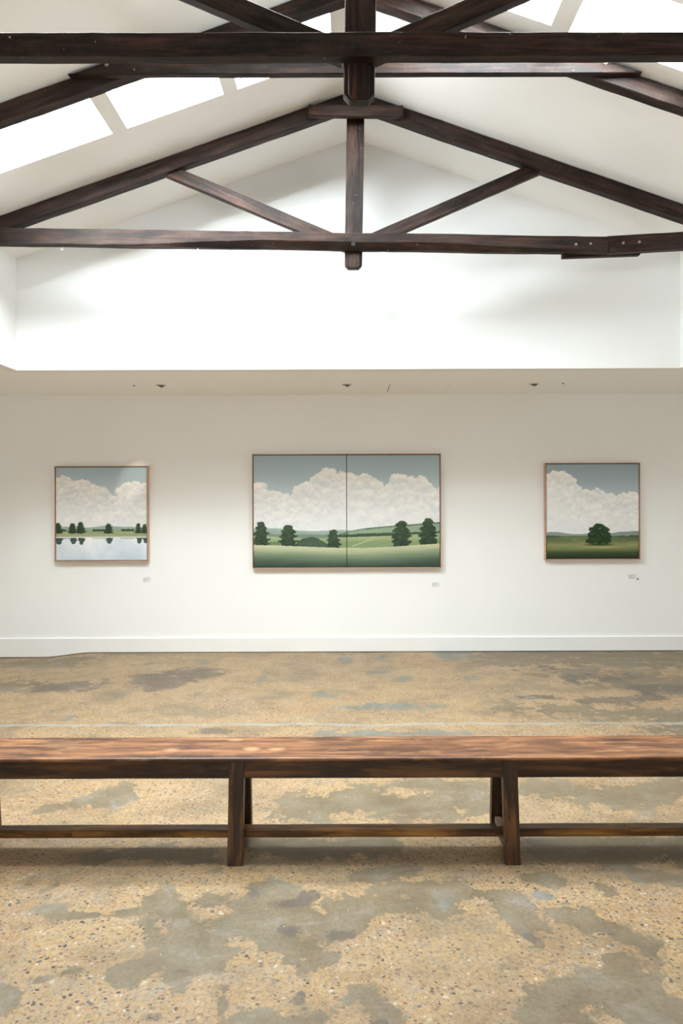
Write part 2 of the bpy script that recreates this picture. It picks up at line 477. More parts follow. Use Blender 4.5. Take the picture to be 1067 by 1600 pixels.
def mat_floor():
    t = NT('worn_concrete_slab')
    tc = t.n('ShaderNodeTexCoord')
    P = tc.outputs['Object']
    at = t.n('ShaderNodeAttribute', attribute_name='stain')
    sp = t.n('ShaderNodeSeparateColor'); t.l(at.outputs['Color'], sp.inputs[0])
    big = t.noise(P, 0.9, 5, 0.6)
    midn = t.noise(P, 5.0, 8, 0.65, 0.4)
    fine = t.noise(P, 60, 5, 0.7)
    cloud = t.noise(P, 14, 6, 0.6)
    tan = t.ramp(big.outputs[0], [(0.3, srgb(158, 134, 106)), (0.5, srgb(184, 154, 112)), (0.7, srgb(170, 136, 98))])
    tan = t.mix(t.ramp(cloud.outputs[0], [(0.4, K1), (0.75, grey(0.5))]), tan, srgb(190, 172, 146))
    tan = t.mix(t.ramp(fine.outputs[0], [(0.35, grey(0.65)), (0.55, K1)]), tan, srgb(122, 100, 76))
    # pebbles: two sizes of exposed aggregate
    def pebbles(scale, thr, dens, seed):
        mp = t.n('ShaderNodeMapping'); mp.inputs['Scale'].default_value = (1, 1.25, 1); mp.inputs['Location'].default_value = (seed, seed * 2, 0)
        t.l(P, mp.inputs['Vector'])
        dn = t.noise(mp.outputs[0], scale * 0.9, 2)
        va = t.n('ShaderNodeVectorMath', operation='MULTIPLY_ADD')
        t.l(dn.outputs['Color'], va.inputs[0]); va.inputs[1].default_value = (1.0 / scale,) * 3; t.l(mp.outputs[0], va.inputs[2])
        vo = t.n('ShaderNodeTexVoronoi', voronoi_dimensions='2D'); vo.inputs['Scale'].default_value = scale
        t.l(va.outputs[0], vo.inputs['Vector'])
        sc = t.n('ShaderNodeSeparateColor'); t.l(vo.outputs['Color'], sc.inputs[0])
        # radius from one random channel, presence from another
        rad = t.math('MULTIPLY', sc.outputs[1], thr)
        inside = t.ramp(t.math('SUBTRACT', rad, vo.outputs['Distance']), [(0.0, K1), (0.04, W1)])
        pres = t.math('LESS_THAN', sc.outputs[2], dens)
        col = t.ramp(sc.outputs[0], [(0.0, srgb(52, 50, 54)), (0.16, srgb(92, 88, 92)), (0.30, srgb(128, 112, 98)), (0.44, srgb(120, 128, 128)), (0.56, srgb(158, 150, 140)), (0.68, srgb(140, 88, 66)), (0.76, srgb(196, 186, 168)), (0.88, srgb(196, 160, 118)), (0.95, srgb(74, 66, 62))], 'CONSTANT')
        return t.math('MULTIPLY', inside, pres), col
    f1, c1 = pebbles(62, 0.47, 0.52, 0.0)
    f2, c2 = pebbles(150, 0.45, 0.6, 3.7)
    f3, c3 = pebbles(34, 0.30, 0.24, 7.1)
    worn = t.ramp(t.noise(P, 1.6, 5, 0.6).outputs[0], [(0.3, grey(0.25)), (0.55, W1)])
    expo = t.mix(t.math('MULTIPLY', f2, 0.5), tan, c2)
    expo = t.mix(t.math('MULTIPLY', f1, 0.95), expo, c1)
    expo = t.mix(t.math('MULTIPLY', f3, 0.9), expo, c3)
    tan2 = t.mix(worn, t.mix(0.25, tan, expo), expo)
    # grey skim
    g1 = t.ramp(midn.outputs[0], [(0.3, srgb(100, 88, 68)), (0.46, srgb(120, 108, 86)), (0.6, srgb(134, 124, 104)), (0.72, srgb(148, 146, 140))])
    g1 = t.mix(t.ramp(fine.outputs[0], [(0.3, grey(0.4)), (0.6, K1)]), g1, srgb(98, 88, 72))
    g1 = t.mix(t.math('MULTIPLY', f2, 0.12), g1, c2)
    edge = t.math('MULTIPLY', t.math('SUBTRACT', midn.outputs[0], 0.5), 2.2)
    e2 = t.math('MULTIPLY', t.math('SUBTRACT', cloud.outputs[0], 0.5), 1.3)
    e = t.math('ADD', edge, e2)
    fg = t.ramp(t.math('ADD', sp.outputs[0], e), [(0.44, K1), (0.58, grey(0.86))])
    # scattered thin skim everywhere else
    scat = t.ramp(t.noise(P, 2.3, 7, 0.7).outputs[0], [(0.50, K1), (0.64, grey(0.6))])
    c = t.mix(scat, tan2, g1)
    c = t.mix(fg, c, g1)
    fb = t.ramp(t.math('ADD', sp.outputs[2], t.math('MULTIPLY', e, 0.7)), [(0.46, K1), (0.6, grey(0.85))])
    c = t.mix(fb, c, t.ramp(cloud.outputs[0], [(0.3, srgb(112, 114, 106)), (0.7, srgb(138, 138, 130))]))
    fd = t.ramp(t.math('ADD', sp.outputs[1], t.math('MULTIPLY', e, 0.7)), [(0.46, K1), (0.62, grey(0.72))])
    c = t.mix(fd, c, t.ramp(cloud.outputs[0], [(0.3, srgb(82, 74, 68)), (0.7, srgb(108, 98, 90))]))
    # pale paint line along the slab joint
    xyz = t.n('ShaderNodeSeparateXYZ'); t.l(P, xyz.inputs[0])
    off = t.math('MULTIPLY', t.math('SUBTRACT', t.noise(P, 1.7, 4).outputs[0], 0.5), 0.10)
    dline = t.math('ABSOLUTE', t.math('SUBTRACT', t.math('ADD', xyz.outputs[1], off), 4.61))
    mpl = t.n('ShaderNodeMapping'); mpl.inputs['Scale'].default_value = (1, 6, 1); t.l(P, mpl.inputs[0])
    fl = t.ramp(t.math('ADD', dline, t.math('MULTIPLY', t.noise(mpl.outputs[0], 3.5, 5, 0.7).outputs[0], 0.11)), [(0.055, grey(0.8)), (0.085, K1)])
    c = t.mix(fl, c, srgb(168, 172, 166))
    # thin brownish traffic grime, streaked along the room
    mps = t.n('ShaderNodeMapping'); mps.inputs['Scale'].default_value = (0.8, 1.6, 1); mps.inputs['Rotation'].default_value = (0, 0, 0.3); t.l(P, mps.inputs[0])
    gr_ = t.noise(mps.outputs[0], 2.6, 8, 0.68, 0.5)
    c = t.mix(t.ramp(gr_.outputs[0], [(0.50, K1), (0.66, grey(0.42))]), c, srgb(116, 98, 76))
    gl_ = t.noise(mps.outputs[0], 4.1, 7, 0.7, 0.8)
    c = t.mix(t.ramp(gl_.outputs[0], [(0.56, K1), (0.70, grey(0.45))]), c, srgb(158, 154, 148))
    # small white paint drips
    vo = t.n('ShaderNodeTexVoronoi', voronoi_dimensions='2D'); vo.inputs['Scale'].default_value = 4.0; t.l(P, vo.inputs['Vector'])
    dr = t.ramp(t.math('ADD', vo.outputs['Distance'], t.math('MULTIPLY', fine.outputs[0], 0.03)), [(0.018, grey(0.8)), (0.03, K1)])
    c = t.mix(dr, c, srgb(205, 200, 186))
    c = t.mix(1.0, c, (0.80, 0.785, 0.765, 1), 'MULTIPLY')
    t.l(c, t.b.inputs['Base Color'])
    r = t.ramp(midn.outputs[0], [(0.3, grey(0.42)), (0.7, grey(0.62))])
    t.l(r, t.b.inputs['Roughness'])
    t.b.inputs['Specular IOR Level'].default_value = 0.4
    h = t.math('ADD', t.math('MULTIPLY', fine.outputs[0], 0.6), t.math('MULTIPLY', fg, 0.6))
    t.bump(h, 0.12, 0.002)
    return t.m

floor = make_floor()
floor.data.materials.append(mat_floor())

def struct_box(name, *a, mat=None, bev=0.0):
    o = box(name, *a, mat or M_wall, None, bev); o['kind'] = 'structure'; return o

struct_box('wall_back', -XR, XR, YW, YW + 0.15, -0.2, ZS)
struct_box('wall_left', -XR - 0.15, -XR, YB, YW + 0.15, -0.2, ZS)
struct_box('wall_right', XR, XR + 0.15, YB, YW + 0.15, -0.2, ZS)
WX0, WX1, WZ0, WZ1 = -0.7, 0.1, 1.70, 2.25        # unseen window added behind the photographer for fill light
def wall_front():
    bm = bmesh.new()
    bm_box(bm, -XR, WX0, YB - 0.15, YB, -0.2, ZS); bm_box(bm, WX1, XR, YB - 0.15, YB, -0.2, ZS)
    bm_box(bm, WX0, WX1, YB - 0.15, YB, -0.2, WZ0); bm_box(bm, WX0, WX1, YB - 0.15, YB, WZ1, ZS)
    o = bm_obj('wall_front', bm, M_wall); o['kind'] = 'structure'
wall_front()

# ceiling of the light well: two slopes with the skylight openings cut through
LEFT_HOLES = [(-2.30, -1.50), (-1.405, -0.79), (-0.70, -0.10)]       # X ranges, left slope
RIGHT_HOLES = [(0.38, 1.085), (1.18, 1.86)]
LY = (3.84, 4.355); RY = (3.24, 3.635)
EXTRA = [(a, b, 2.82, 3.08) for a, b in LEFT_HOLES]   # (x0,x1,y0,y1) unseen row towards the photographer, added to light wall and floor
HOLES = [(a, b, *LY) for a, b in LEFT_HOLES] + [(a, b, *RY) for a, b in RIGHT_HOLES] + EXTRA
TH = 0.06
def make_ceiling():
    verts = []; faces = []
    def quad(p):
        i = len(verts); verts.extend(p); faces.append((i, i + 1, i + 2, i + 3))
    Y0 = YB
    for side in (-1, 1):
        xo = side * (XW + 0.2)
        hs = [h for h in HOLES if (h[0] + h[1]) * side > 0]
        xs = sorted({RX, xo, *[h[0] for h in hs], *[h[1] for h in hs]})
        ys = sorted({Y0, YE + 0.1, *[h[2] for h in hs], *[h[3] for h in hs]})
        def hole(x, y): return any(h[0] < x < h[1] and h[2] < y < h[3] for h in hs)
        for i in range(len(xs) - 1):
            for j in range(len(ys) - 1):
                x0, x1, y0, y1 = xs[i], xs[i + 1], ys[j], ys[j + 1]
                if hole((x0 + x1) / 2, (y0 + y1) / 2): continue
                for dz in (0, TH):
                    quad([(x0, y0, zc(x0) + dz), (x1, y0, zc(x1) + dz), (x1, y1, zc(x1) + dz), (x0, y1, zc(x0) + dz)])
        for (x0, x1, y0, y1) in hs:
            for a, b in (((x0, y0), (x1, y0)), ((x1, y0), (x1, y1)), ((x1, y1), (x0, y1)), ((x0, y1), (x0, y0))):
                quad([(a[0], a[1], zc(a[0])), (b[0], b[1], zc(b[0])), (b[0], b[1], zc(b[0]) + TH), (a[0], a[1], zc(a[0]) + TH)])
    o = mesh_obj('ceiling', verts, faces, M_ceil); o['kind'] = 'structure'
make_ceiling()

r = empty('window_%d' % (len(HOLES) + 1), ((WX0 + WX1) / 2, YB - 0.08, WZ0)); r['kind'] = 'structure'  # added window out of view, lets fill daylight onto the picture wall
bm = bmesh.new()
for a in ((WX0, WX0 + 0.04, WZ0, WZ1), (WX1 - 0.04, WX1, WZ0, WZ1), (WX0, WX1, WZ0, WZ0 + 0.04), (WX0, WX1, WZ1 - 0.04, WZ1), ((WX0 + WX1) / 2 - 0.02, (WX0 + WX1) / 2 + 0.02, WZ0, WZ1)):
    bm_box(bm, a[0] - r.location.x, a[1] - r.location.x, -0.02, 0.02, a[2] - WZ0, a[3] - WZ0)
bm_obj('window_frame', bm, M_alu, r)
bm = bmesh.new(); bm_box(bm, (WX0 - WX1) / 2, (WX1 - WX0) / 2, -0.003, 0.003, 0, WZ1 - WZ0); bm_obj('pane', bm, M_glass, r)
la = bpy.data.lights.new('window_portal', 'AREA'); la.shape = 'RECTANGLE'; la.size = WX1 - WX0; la.size_y = WZ1 - WZ0; la.cycles.is_portal = True
lo = bpy.data.objects.new('window_portal', la); lo.location = ((WX0 + WX1) / 2, YB - 0.04, (WZ0 + WZ1) / 2); lo.rotation_euler = (math.radians(90), 0, 0); link(lo)

for k, (x0, x1, y0, y1) in enumerate(HOLES):
    r = empty('window_%d' % (k + 1), ((x0 + x1) / 2, (y0 + y1) / 2, zc((x0 + x1) / 2) + TH + 0.004))
    r['kind'] = 'structure'
    ang = math.atan2(zc(x1) - zc(x0), x1 - x0)
    L = math.hypot(x1 - x0, zc(x1) - zc(x0))
    bm = bmesh.new()
    hx, hy = L / 2, (y1 - y0) / 2
    o_ = 0.05
    bm_box(bm, -hx - o_, hx + o_, -hy - o_, -hy, 0, 0.03); bm_box(bm, -hx - o_, hx + o_, hy, hy + o_, 0, 0.03)
    bm_box(bm, -hx - o_, -hx, -hy, hy, 0, 0.03); bm_box(bm, hx, hx + o_, -hy, hy, 0, 0.03)
    bm_obj('window_frame', bm, M_alu, r, (0, 0, 0), (0, -ang, 0))
    bm = bmesh.new(); bm_box(bm, -hx - 0.01, hx + 0.01, -hy - 0.01, hy + 0.01, 0.032, 0.036)
    bm_obj('pane', bm, M_glass, r, (0, 0, 0), (0, -ang, 0))
    # light portal: only guides the daylight through this opening
    la = bpy.data.lights.new('skylight_portal', 'AREA'); la.shape = 'RECTANGLE'; la.size = L; la.size_y = y1 - y0
    la.cycles.is_portal = True
    lo = bpy.data.objects.new('skylight_portal', la)
    lo.location = r.location + Vector((0, 0, 0.02)); lo.rotation_euler = (0, -ang, 0)
    link(lo)

def prism_wall(name, pts_xz, y0, y1):
    n = len(pts_xz)
    v = [(x, y0, z) for x, z in pts_xz] + [(x, y1, z) for x, z in pts_xz]
    f = [tuple(range(n)), tuple(range(n, 2 * n))] + [(i, (i + 1) % n, n + (i + 1) % n, n + i) for i in range(n)]
    o = mesh_obj(name, v, f, M_wall); o['kind'] = 'structure'; return o
e = 0.0
prism_wall('wall_gable', [(-XW, ZS), (XW, ZS), (XW, zc(XW)), (RX, RZ), (-XW, zc(-XW))], YE, YE + 0.1)
prism_wall('wall_gable_front', [(-XW, ZS), (XW, ZS), (XW, zc(XW)), (RX, RZ), (-XW, zc(-XW))], YB, YB + 0.1)
struct_box('wall_upper_left', -XW - 0.1, -XW, YB, YE + 0.1, ZS, zc(-XW) - 0.001)
struct_box('wall_upper_right', XW, XW + 0.1, YB, YE + 0.1, ZS, zc(XW) - 0.001)
# flat ceiling around the light well
def soffit():
    bm = bmesh.new()
    bm_box(bm, -XR - 0.15, XR + 0.15, YE + 0.1, YW + 0.15, ZS, ZS + 0.1)
    bm_box(bm, -XR - 0.15, -XW - 0.1, YB - 0.15, YE + 0.1, ZS, ZS + 0.1)
    bm_box(bm, XW + 0.1, XR + 0.15, YB - 0.15, YE + 0.1, ZS, ZS + 0.1)
    o = bm_obj('ceiling_soffit', bm, M_ceil); o['kind'] = 'structure'
soffit()

# baseboard: foot follows the floor into the hollow at the left
def fz(x):
    u = min(1, max(0, (-2.55 - x) / 0.5)); return -0.045 * u * u * (3 - 2 * u)
def baseboard():
    xs = [-XR] + [-3.2 + 0.05 * i for i in range(16)] + [-2.4, 0, 2, XR]
    def strip(name, mat, y0, ztop, zoff, thick_top=0.0):
        v = []; f = []
        for x in xs:
            zb = fz(x) + zoff
            v += [(x, y0, zb), (x, y0, ztop - 0.004), (x, y0 + 0.004, ztop), (x, YW, ztop), (x, YW, zb)]
        for i in range(len(xs) - 1):
            for k in range(5):
                k2 = (k + 1) % 5
                f.append((i * 5 + k, i * 5 + k2, (i + 1) * 5 + k2, (i + 1) * 5 + k))
        f.append((0, 1, 2, 3, 4)); f.append(tuple((len(xs) - 1) * 5 + k for k in range(5)))
        return mesh_obj(name, v, f, mat)
    o = strip('baseboard_back', M_trim, YW - 0.016, 0.147, 0.007); o['kind'] = 'structure'
    o = strip('trim_1', M_dark, YW - 0.010, 0.010, -0.01); o['kind'] = 'structure'  # black strip standing in for the shadow in the gap below the board
baseboard()
struct_box('baseboard_left', -XR, -XR + 0.016, YB, YW - 0.02, 0.0, 0.147, mat=M_trim)
struct_box('baseboard_right', XR - 0.016, XR, YB, YW - 0.02, 0.0, 0.147, mat=M_trim)

# ------------------------------------------------------------------ trusses
def rafter_pts(x0, x1, h):
    """centre line of a rafter whose upper edge lies along the ceiling"""
    d = (h / 2 + 0.004) / math.cos(math.atan(SL))
    return (x0, zc(x0) - d), (x1, zc(x1) - d)

def bolt_obj(parent, x, y, z, r=0.010, mat=None, square=False):
    bm = bmesh.new()
    if square: bm_box(bm, -r, r, -0.008, 0.0, -r, r, 0.002)
    else:
        cyl_bm(bm, r, 0.005, 'Y', 18, (0, -0.0025, 0))
        cyl_bm(bm, r * 0.6, 0.007, 'Y', 6, (0, -0.0075, 0))
    return bm_obj('bolt', bm, mat or M_bolt, parent, Vector((x, y, z)) - parent.location)

def king_post(root, Y, ztop, zbot=1.643 + 1.52, dx=0.0, w=0.0625):
    # full width shaft leans a touch; foot cut to an octagonal end, narrower tongue in front
    x_t, x_b = RX + 0.008 + dx, RX - 0.012 + dx
    c = 0.026
    def prof(w, c, y0, y1, ztop, name, lean=True, cb=None):
        cb = cb if cb is not None else c
        xo = x_t - x_b if lean else 0
        pts = [(-w, zbot + cb), (-w + c, zbot), (w - c, zbot), (w, zbot + cb), (w + xo, ztop), (-w + xo, ztop)]
        n = len(pts)
        v = [(z, y0, -x) for x, z in pts] + [(z, y1, -x) for x, z in pts]
        f = [tuple(range(n)), tuple(range(n, 2 * n))] + [(i, (i + 1) % n, n + (i + 1) % n, n + i) for i in range(n)]
        # local X runs up the post so that the grain follows it
        loc = Vector((x_b, 0, 0)) - Vector((root.location.x, 0, root.location.z)) - Vector((0, root.location.y, 0))
        bmv = bmesh.new()
        vv = [bmv.verts.new(p) for p in v]
        for ff in f: bmv.faces.new([vv[i] for i in ff])
        bmesh.ops.bevel(bmv, geom=list(bmv.edges), offset=0.003, segments=1, affect='EDGES')
        return bm_obj(name, bmv, M_timber, root, loc, (0, -math.pi / 2, 0))
    prof(w, c, Y + 0.066, Y + 0.118, ztop, 'king_post')
    zb = zbot
    o = prof(0.045, 0.014, Y + 0.058, Y + 0.0655, 1.52 + 1.885, 'post_tongue', False, 0.02)
    return o

def truss(Y, label, kind):
    root = empty('roof_truss', (RX, Y, 3.25))
    props(root, label, 'roof truss', 'king post roof trusses')
    zt, zb = CAMZ + 1.852, CAMZ + 1.733
    if kind == 'far':
        # lower chord in two lengths meeting at a splice
        def wane(u):
            k = max(0, 1 - abs(u - 0.60) / 0.40)
            k2 = min(1.0, max(0.0, (u - 0.16) / 0.2))
            return (0.006 + 0.045 * min(1, k * 1.6) * k2, 0.004 + 0.03 * min(1, k * 1.6) * k2)
        beam('bottom_chord', (-2.653, Y + 0.03, CAMZ + 1.862), (1.825, Y + 0.03, CAMZ + 1.782), 0.113, 0.06, M_timber, root, 3, 0.004, 0.003, wane=wane)
        beam('bottom_chord', (1.826, Y + 0.03, CAMZ + 1.783), (2.653, Y + 0.03, CAMZ + 1.826), 0.118, 0.06, M_timber, root, 5, 0.002)
        beam('splice_plate', (1.525, Y + 0.082, CAMZ + 1.768), (2.10, Y + 0.082, CAMZ + 1.785), 0.112, 0.04, M_timber, root, 6, 0.001, shear_b=0.5)
        for px, pz in ((901, 382), (924, 381), (975, 380), (1000, 378.5)):
            bolt_obj(root, (px - 545) * Y / F, Y - 0.001, CAMZ + (780 - pz - 1.2) * Y / F, 0.0085)
        # two open cup hooks screwed up into the chord
        for px in (99, 310):
            x = (px - 545) * (Y + 0.03) / F
            zc_ = CAMZ + (1.862 - 0.080 * (x + 2.653) / 4.478) - 0.058
            segs = []
            for i in range(15):
                a = math.radians(90 - 20 * i) if i <= 14 else 0
                segs.append((0.011 * math.cos(a), 0, -0.017 + 0.011 * math.sin(a)))
            segs = [(0, 0, 0.008)] + segs
            cu = bpy.data.curves.new('cup_hook', 'CURVE'); cu.dimensions = '3D'; cu.bevel_depth = 0.0022; cu.bevel_resolution = 2
            spn = cu.splines.new('POLY'); spn.points.add(len(segs) - 1)
            for p, q in zip(spn.points, segs): p.co = (*q, 1)
            tmp = bpy.data.objects.new('tmp', cu); link(tmp)
            dg = bpy.context.evaluated_depsgraph_get()
            me = bpy.data.meshes.new_from_object(tmp.evaluated_get(dg)); me.name = 'cup_hook'
            bpy.data.objects.remove(tmp)
            me.materials.clear(); me.materials.append(M_hook)
            h = bpy.data.objects.new('cup_hook', me); h.parent = root
            h.location = Vector((x, Y + 0.03, zc_)) - root.location; link(h)
    else:
        def wane(u): return (0.02, 0.012)
        beam('bottom_chord', (-2.653, Y + 0.03, CAMZ + 1.836), (2.653, Y + 0.03, CAMZ + 1.826), 0.090, 0.06, M_timber, root, 11, 0.003, 0.003, wane=wane)
    hz = 0.105
    (x0, z0), (x1, z1) = rafter_pts(-2.653, RX - 0.0015, hz)
    beam('rafter', (x0, Y + 0.045, z0), (x1, Y + 0.045, z1), hz, 0.07, M_timber, root, Y + 1, 0.003, shear_a=SL, shear_b=SL)
    (x0, z0), (x1, z1) = rafter_pts(RX + 0.0015, 2.653, hz)
    beam('rafter', (x0, Y + 0.045, z0), (x1, Y + 0.045, z1), hz, 0.07, M_timber, root, Y + 2, 0.003, shear_a=-SL, shear_b=-SL)
    king_post(root, Y, RZ - 0.13, dx=0.0 if kind == 'far' else 0.010, w=0.0625 if kind == 'far' else 0.0645)
    # struts from the foot of the post up to the rafters, cut to the post and to the rafter's underside
    dl, dr = (0, 0) if kind == 'far' else (0.055, -0.04)
    def strut(xa, xm, zm, sl, side, dx, seed):
        # line through (xm, zm) with slope sl*side, running up to the underside of the rafter
        und = lambda x: zc(x) - CAMZ - 0.003 - hz / math.cos(math.atan(SL))
        f = lambda x: zm + sl * side * (x - dx - xm)
        x = xa
        while f(x) < und(x) and abs(x) < 3: x += 0.001 * side
        th = math.atan(sl) + math.atan(SL)
        k = 1 / math.tan(th)
        sg = -1 if side > 0 else 1
        beam('strut', (xa, Y + 0.062, CAMZ + f(xa)), (x, Y + 0.062, CAMZ + f(x)), 0.086, 0.05, M_timber, root, seed, 0.002, shear_a=-sg * sl, shear_b=sg * k)
    strut(-0.024, -0.317, 1.928, 0.4245, -1, dl, Y + 3)
    strut(0.104, 0.362, 1.919, 0.430, 1, dr, Y + 4)
    # short tie lapped over the rafters just below the ridge
    beam('ridge_tie', (-0.272, Y - 0.012, CAMZ + 2.713), (0.388, Y - 0.012, CAMZ + 2.706), 0.078, 0.04, M_timber, root, Y + 5, 0.001)
    bolt_obj(root, RX - 0.012, Y - 0.001 if kind == 'far' else Y - 0.001, CAMZ + (1.788 if kind == 'far' else 1.815), 0.014, M_rustbolt, True)
    return root

truss(4.79, 'far brown timber king post roof truss, nearer the picture wall, with spliced lower beam', 'far')
truss(2.74, 'near blackish timber king post roof truss crossing the very top of the view', 'near')

# pair of rafters with a high collar between the two trusses
def collar_pair(Y):
    root = empty('rafter_pair', (RX, Y, 3.8))
    props(root, 'pair of dark rafters with long high collar tie, between the two king post trusses', 'roof rafters')
    hz = 0.096
    (x0, z0), (x1, z1) = rafter_pts(-2.653, RX - 0.0015, hz)
    beam('rafter', (x0, Y + 0.035, z0), (x1, Y + 0.035, z1), hz, 0.07, M_timber, root, 31, 0.004, shear_a=SL, shear_b=SL)
    (x0, z0), (x1, z1) = rafter_pts(RX + 0.0015, 2.653, hz)
    beam('rafter', (x0, Y + 0.035, z0), (x1, Y + 0.035, z1), hz, 0.07, M_timber, root, 32, 0.003, shear_a=-SL, shear_b=-SL)
    # collar: ends cut along the roof slope
    Yc = Y - 0.042
    xl, xr = -1.52, 1.605
    zb = CAMZ + 2.318
    h = 0.125
    ztl = zc(xl) - 0.012; 
    pts = []
    xs = [xl + (xr - xl) * i / 40 for i in range(41)]
    v = []; f = []
    for i, x in enumerate(xs):
        top = min(zb + h, zc(x) - 0.014) + 0.002 * mnoise.noise(Vector((x * 4, 1, 2)))
        bot = zb + 0.002 * mnoise.noise(Vector((x * 3, 5, 2)))
        v += [(x, 0, bot + 0.004), (x, 0, top - 0.004), (x, 0.004, top), (x, 0.036, top), (x, 0.036, bot), (x, 0.004, bot)]
    for i in range(40):
        for k in range(6):
            k2 = (k + 1) % 6
            f.append((i * 6 + k, i * 6 + k2, (i + 1) * 6 + k2, (i + 1) * 6 + k))
    f.append(tuple(range(6))); f.append(tuple(240 + k for k in range(6)))
    v = [(a - RX, b, c - 3.8) for a, b, c in v]
    mesh_obj('collar_tie', v, f, M_timber, root, (0, Yc - Y, 0))
    for x in (-1.31, 1.405):
        bolt_obj(root, x, Yc, CAMZ + 2.372, 0.011)
collar_pair(3.76)

# ------------------------------------------------------------------ recessed lights, hatch
def downlight(x, y, label):
    root = empty('recessed_downlight', (x, y, ZS))
    props(root, label, 'downlight', 'recessed downlights in the soffit')
    bm = bmesh.new()
    n = 40
    ro, ri = 0.047, 0.032
    prof = [(ro, 0.0), (ro, -0.003), (ri + 0.004, -0.006), (ri, -0.004), (ri, -0.0005), ]
    rings = [[bm.verts.new((r * math.cos(2 * math.pi * i / n), r * math.sin(2 * math.pi * i / n), z)) for i in range(n)] for r, z in prof]
    for a, b in zip(rings[:-1], rings[1:]):
        for i in range(n): bm.faces.new((a[i], a[(i + 1) % n], b[(i + 1) % n], b[i]))
    bm_obj('trim_ring', bm, M_lamp, root, smooth=True)
    bm = bmesh.new(); cyl_bm(bm, ri - 0.0005, 0.004, 'Z', 32, (0, 0, -0.0035), ri * 0.75)
    # swivelled eyeball dropping just below the ring
    bmesh.ops.create_uvsphere(bm, u_segments=24, v_segments=12, radius=0.024, matrix=Matrix.Translation((0.004, 0.004, -0.004)) @ Matrix.Diagonal((1, 1, 0.7, 1)))
    bm_obj('lamp_head', bm, M_lampin, root, smooth=True)
    return root
for px, lab in ((252, 'small round white downlight in the soffit above the lake painting'),
                (542.5, 'small round white downlight in the soffit above the wide central painting'),
                (835, 'small round white downlight in the soffit above the lone tree painting')):
    downlight((px - 545) * 6.19 / F, 6.19, lab)
# the left one is switched on and aimed at the head of the lake painting
sl = bpy.data.lights.new('downlight_beam', 'SPOT'); sl.energy = 24; sl.spot_size = math.radians(17.5); sl.spot_blend = 0.75; sl.shadow_soft_size = 0.015; sl.color = (1, 0.93, 0.82)
so = bpy.data.objects.new('downlight_beam', sl); so.location = (-1.70, 6.19, ZS - 0.035)
dv = Vector((-2.125, YW - 0.04, 1.735)) - so.location
so.rotation_euler = dv.to_track_quat('-Z', 'Y').to_euler(); link(so)

for px, py in ((210, 601), (880, 600)):
    bm = bmesh.new(); cyl_bm(bm, 0.006, 0.008, 'Z', 12, (0, 0, -0.004)); cyl_bm(bm, 0.010, 0.002, 'Z', 16, (0, 0, -0.001))
    y = 1.04 * F / (780 - py)
    o = bm_obj('ceiling_screw', bm, M_lampin, None, ((px - 545) * y / F, y, ZS))
    props(o, 'tiny grey screw head in soffit ' + ('left of the lake painting downlight' if px < 500 else 'right of the lone tree painting downlight'), 'screw', 'screws in the soffit')

# flush access hatch in the soffit, open joints at its sides
hx0, hx1, hy0, hy1 = 0.378, 0.925, 6.20, 6.62
root = empty('access_hatch', ((hx0 + hx1) / 2, (hy0 + hy1) / 2, ZS))
props(root, 'flush white access hatch in the soffit between the middle and right downlights', 'hatch')
box('hatch_panel', hx0, hx1, hy0, hy1, ZS - 0.0015, ZS + 0.0, M_ceil, root)
box('joint', hx0 - 0.005, hx0, hy0, hy1, ZS - 0.0008, ZS, M_dark, root)
box('joint', hx1, hx1 + 0.002, hy0, hy1, ZS - 0.0008, ZS, M_lampin, root)

# ------------------------------------------------------------------ pictures (numpy painting into a colour attribute)
rng = np.random.default_rng(7)
def vnoise(U, V, f, seed):
    r = np.random.default_rng(seed)
    G = r.random((64, 64))
    x = U * f; y = V * f
    xi = np.floor(x).astype(int); yi = np.floor(y).astype(int)
    fx = x - xi; fy = y - yi
    fx = fx * fx * (3 - 2 * fx); fy = fy * fy * (3 - 2 * fy)
    g = lambda a, b: G[a % 64, b % 64]
    return (g(xi, yi) * (1 - fx) + g(xi + 1, yi) * fx) * (1 - fy) + (g(xi, yi + 1) * (1 - fx) + g(xi + 1, yi + 1) * fx) * fy
def fbm(U, V, f, seed, o=5, g=0.55):
    s = 0; a = 1; tt = 0
    for k in range(o):
        s = s + a * vnoise(U, V, f * 2 ** k, seed + k); tt += a; a *= g
    return s / tt
def lin(c):
    c = np.asarray(c, float) / 255.0
    return np.where(c <= 0.04045, c / 12.92, ((c + 0.055) / 1.055) ** 2.4)
def over(C, mask, col):
    C[:] = C * (1 - mask[..., None]) + np.asarray(col, float) * mask[..., None]

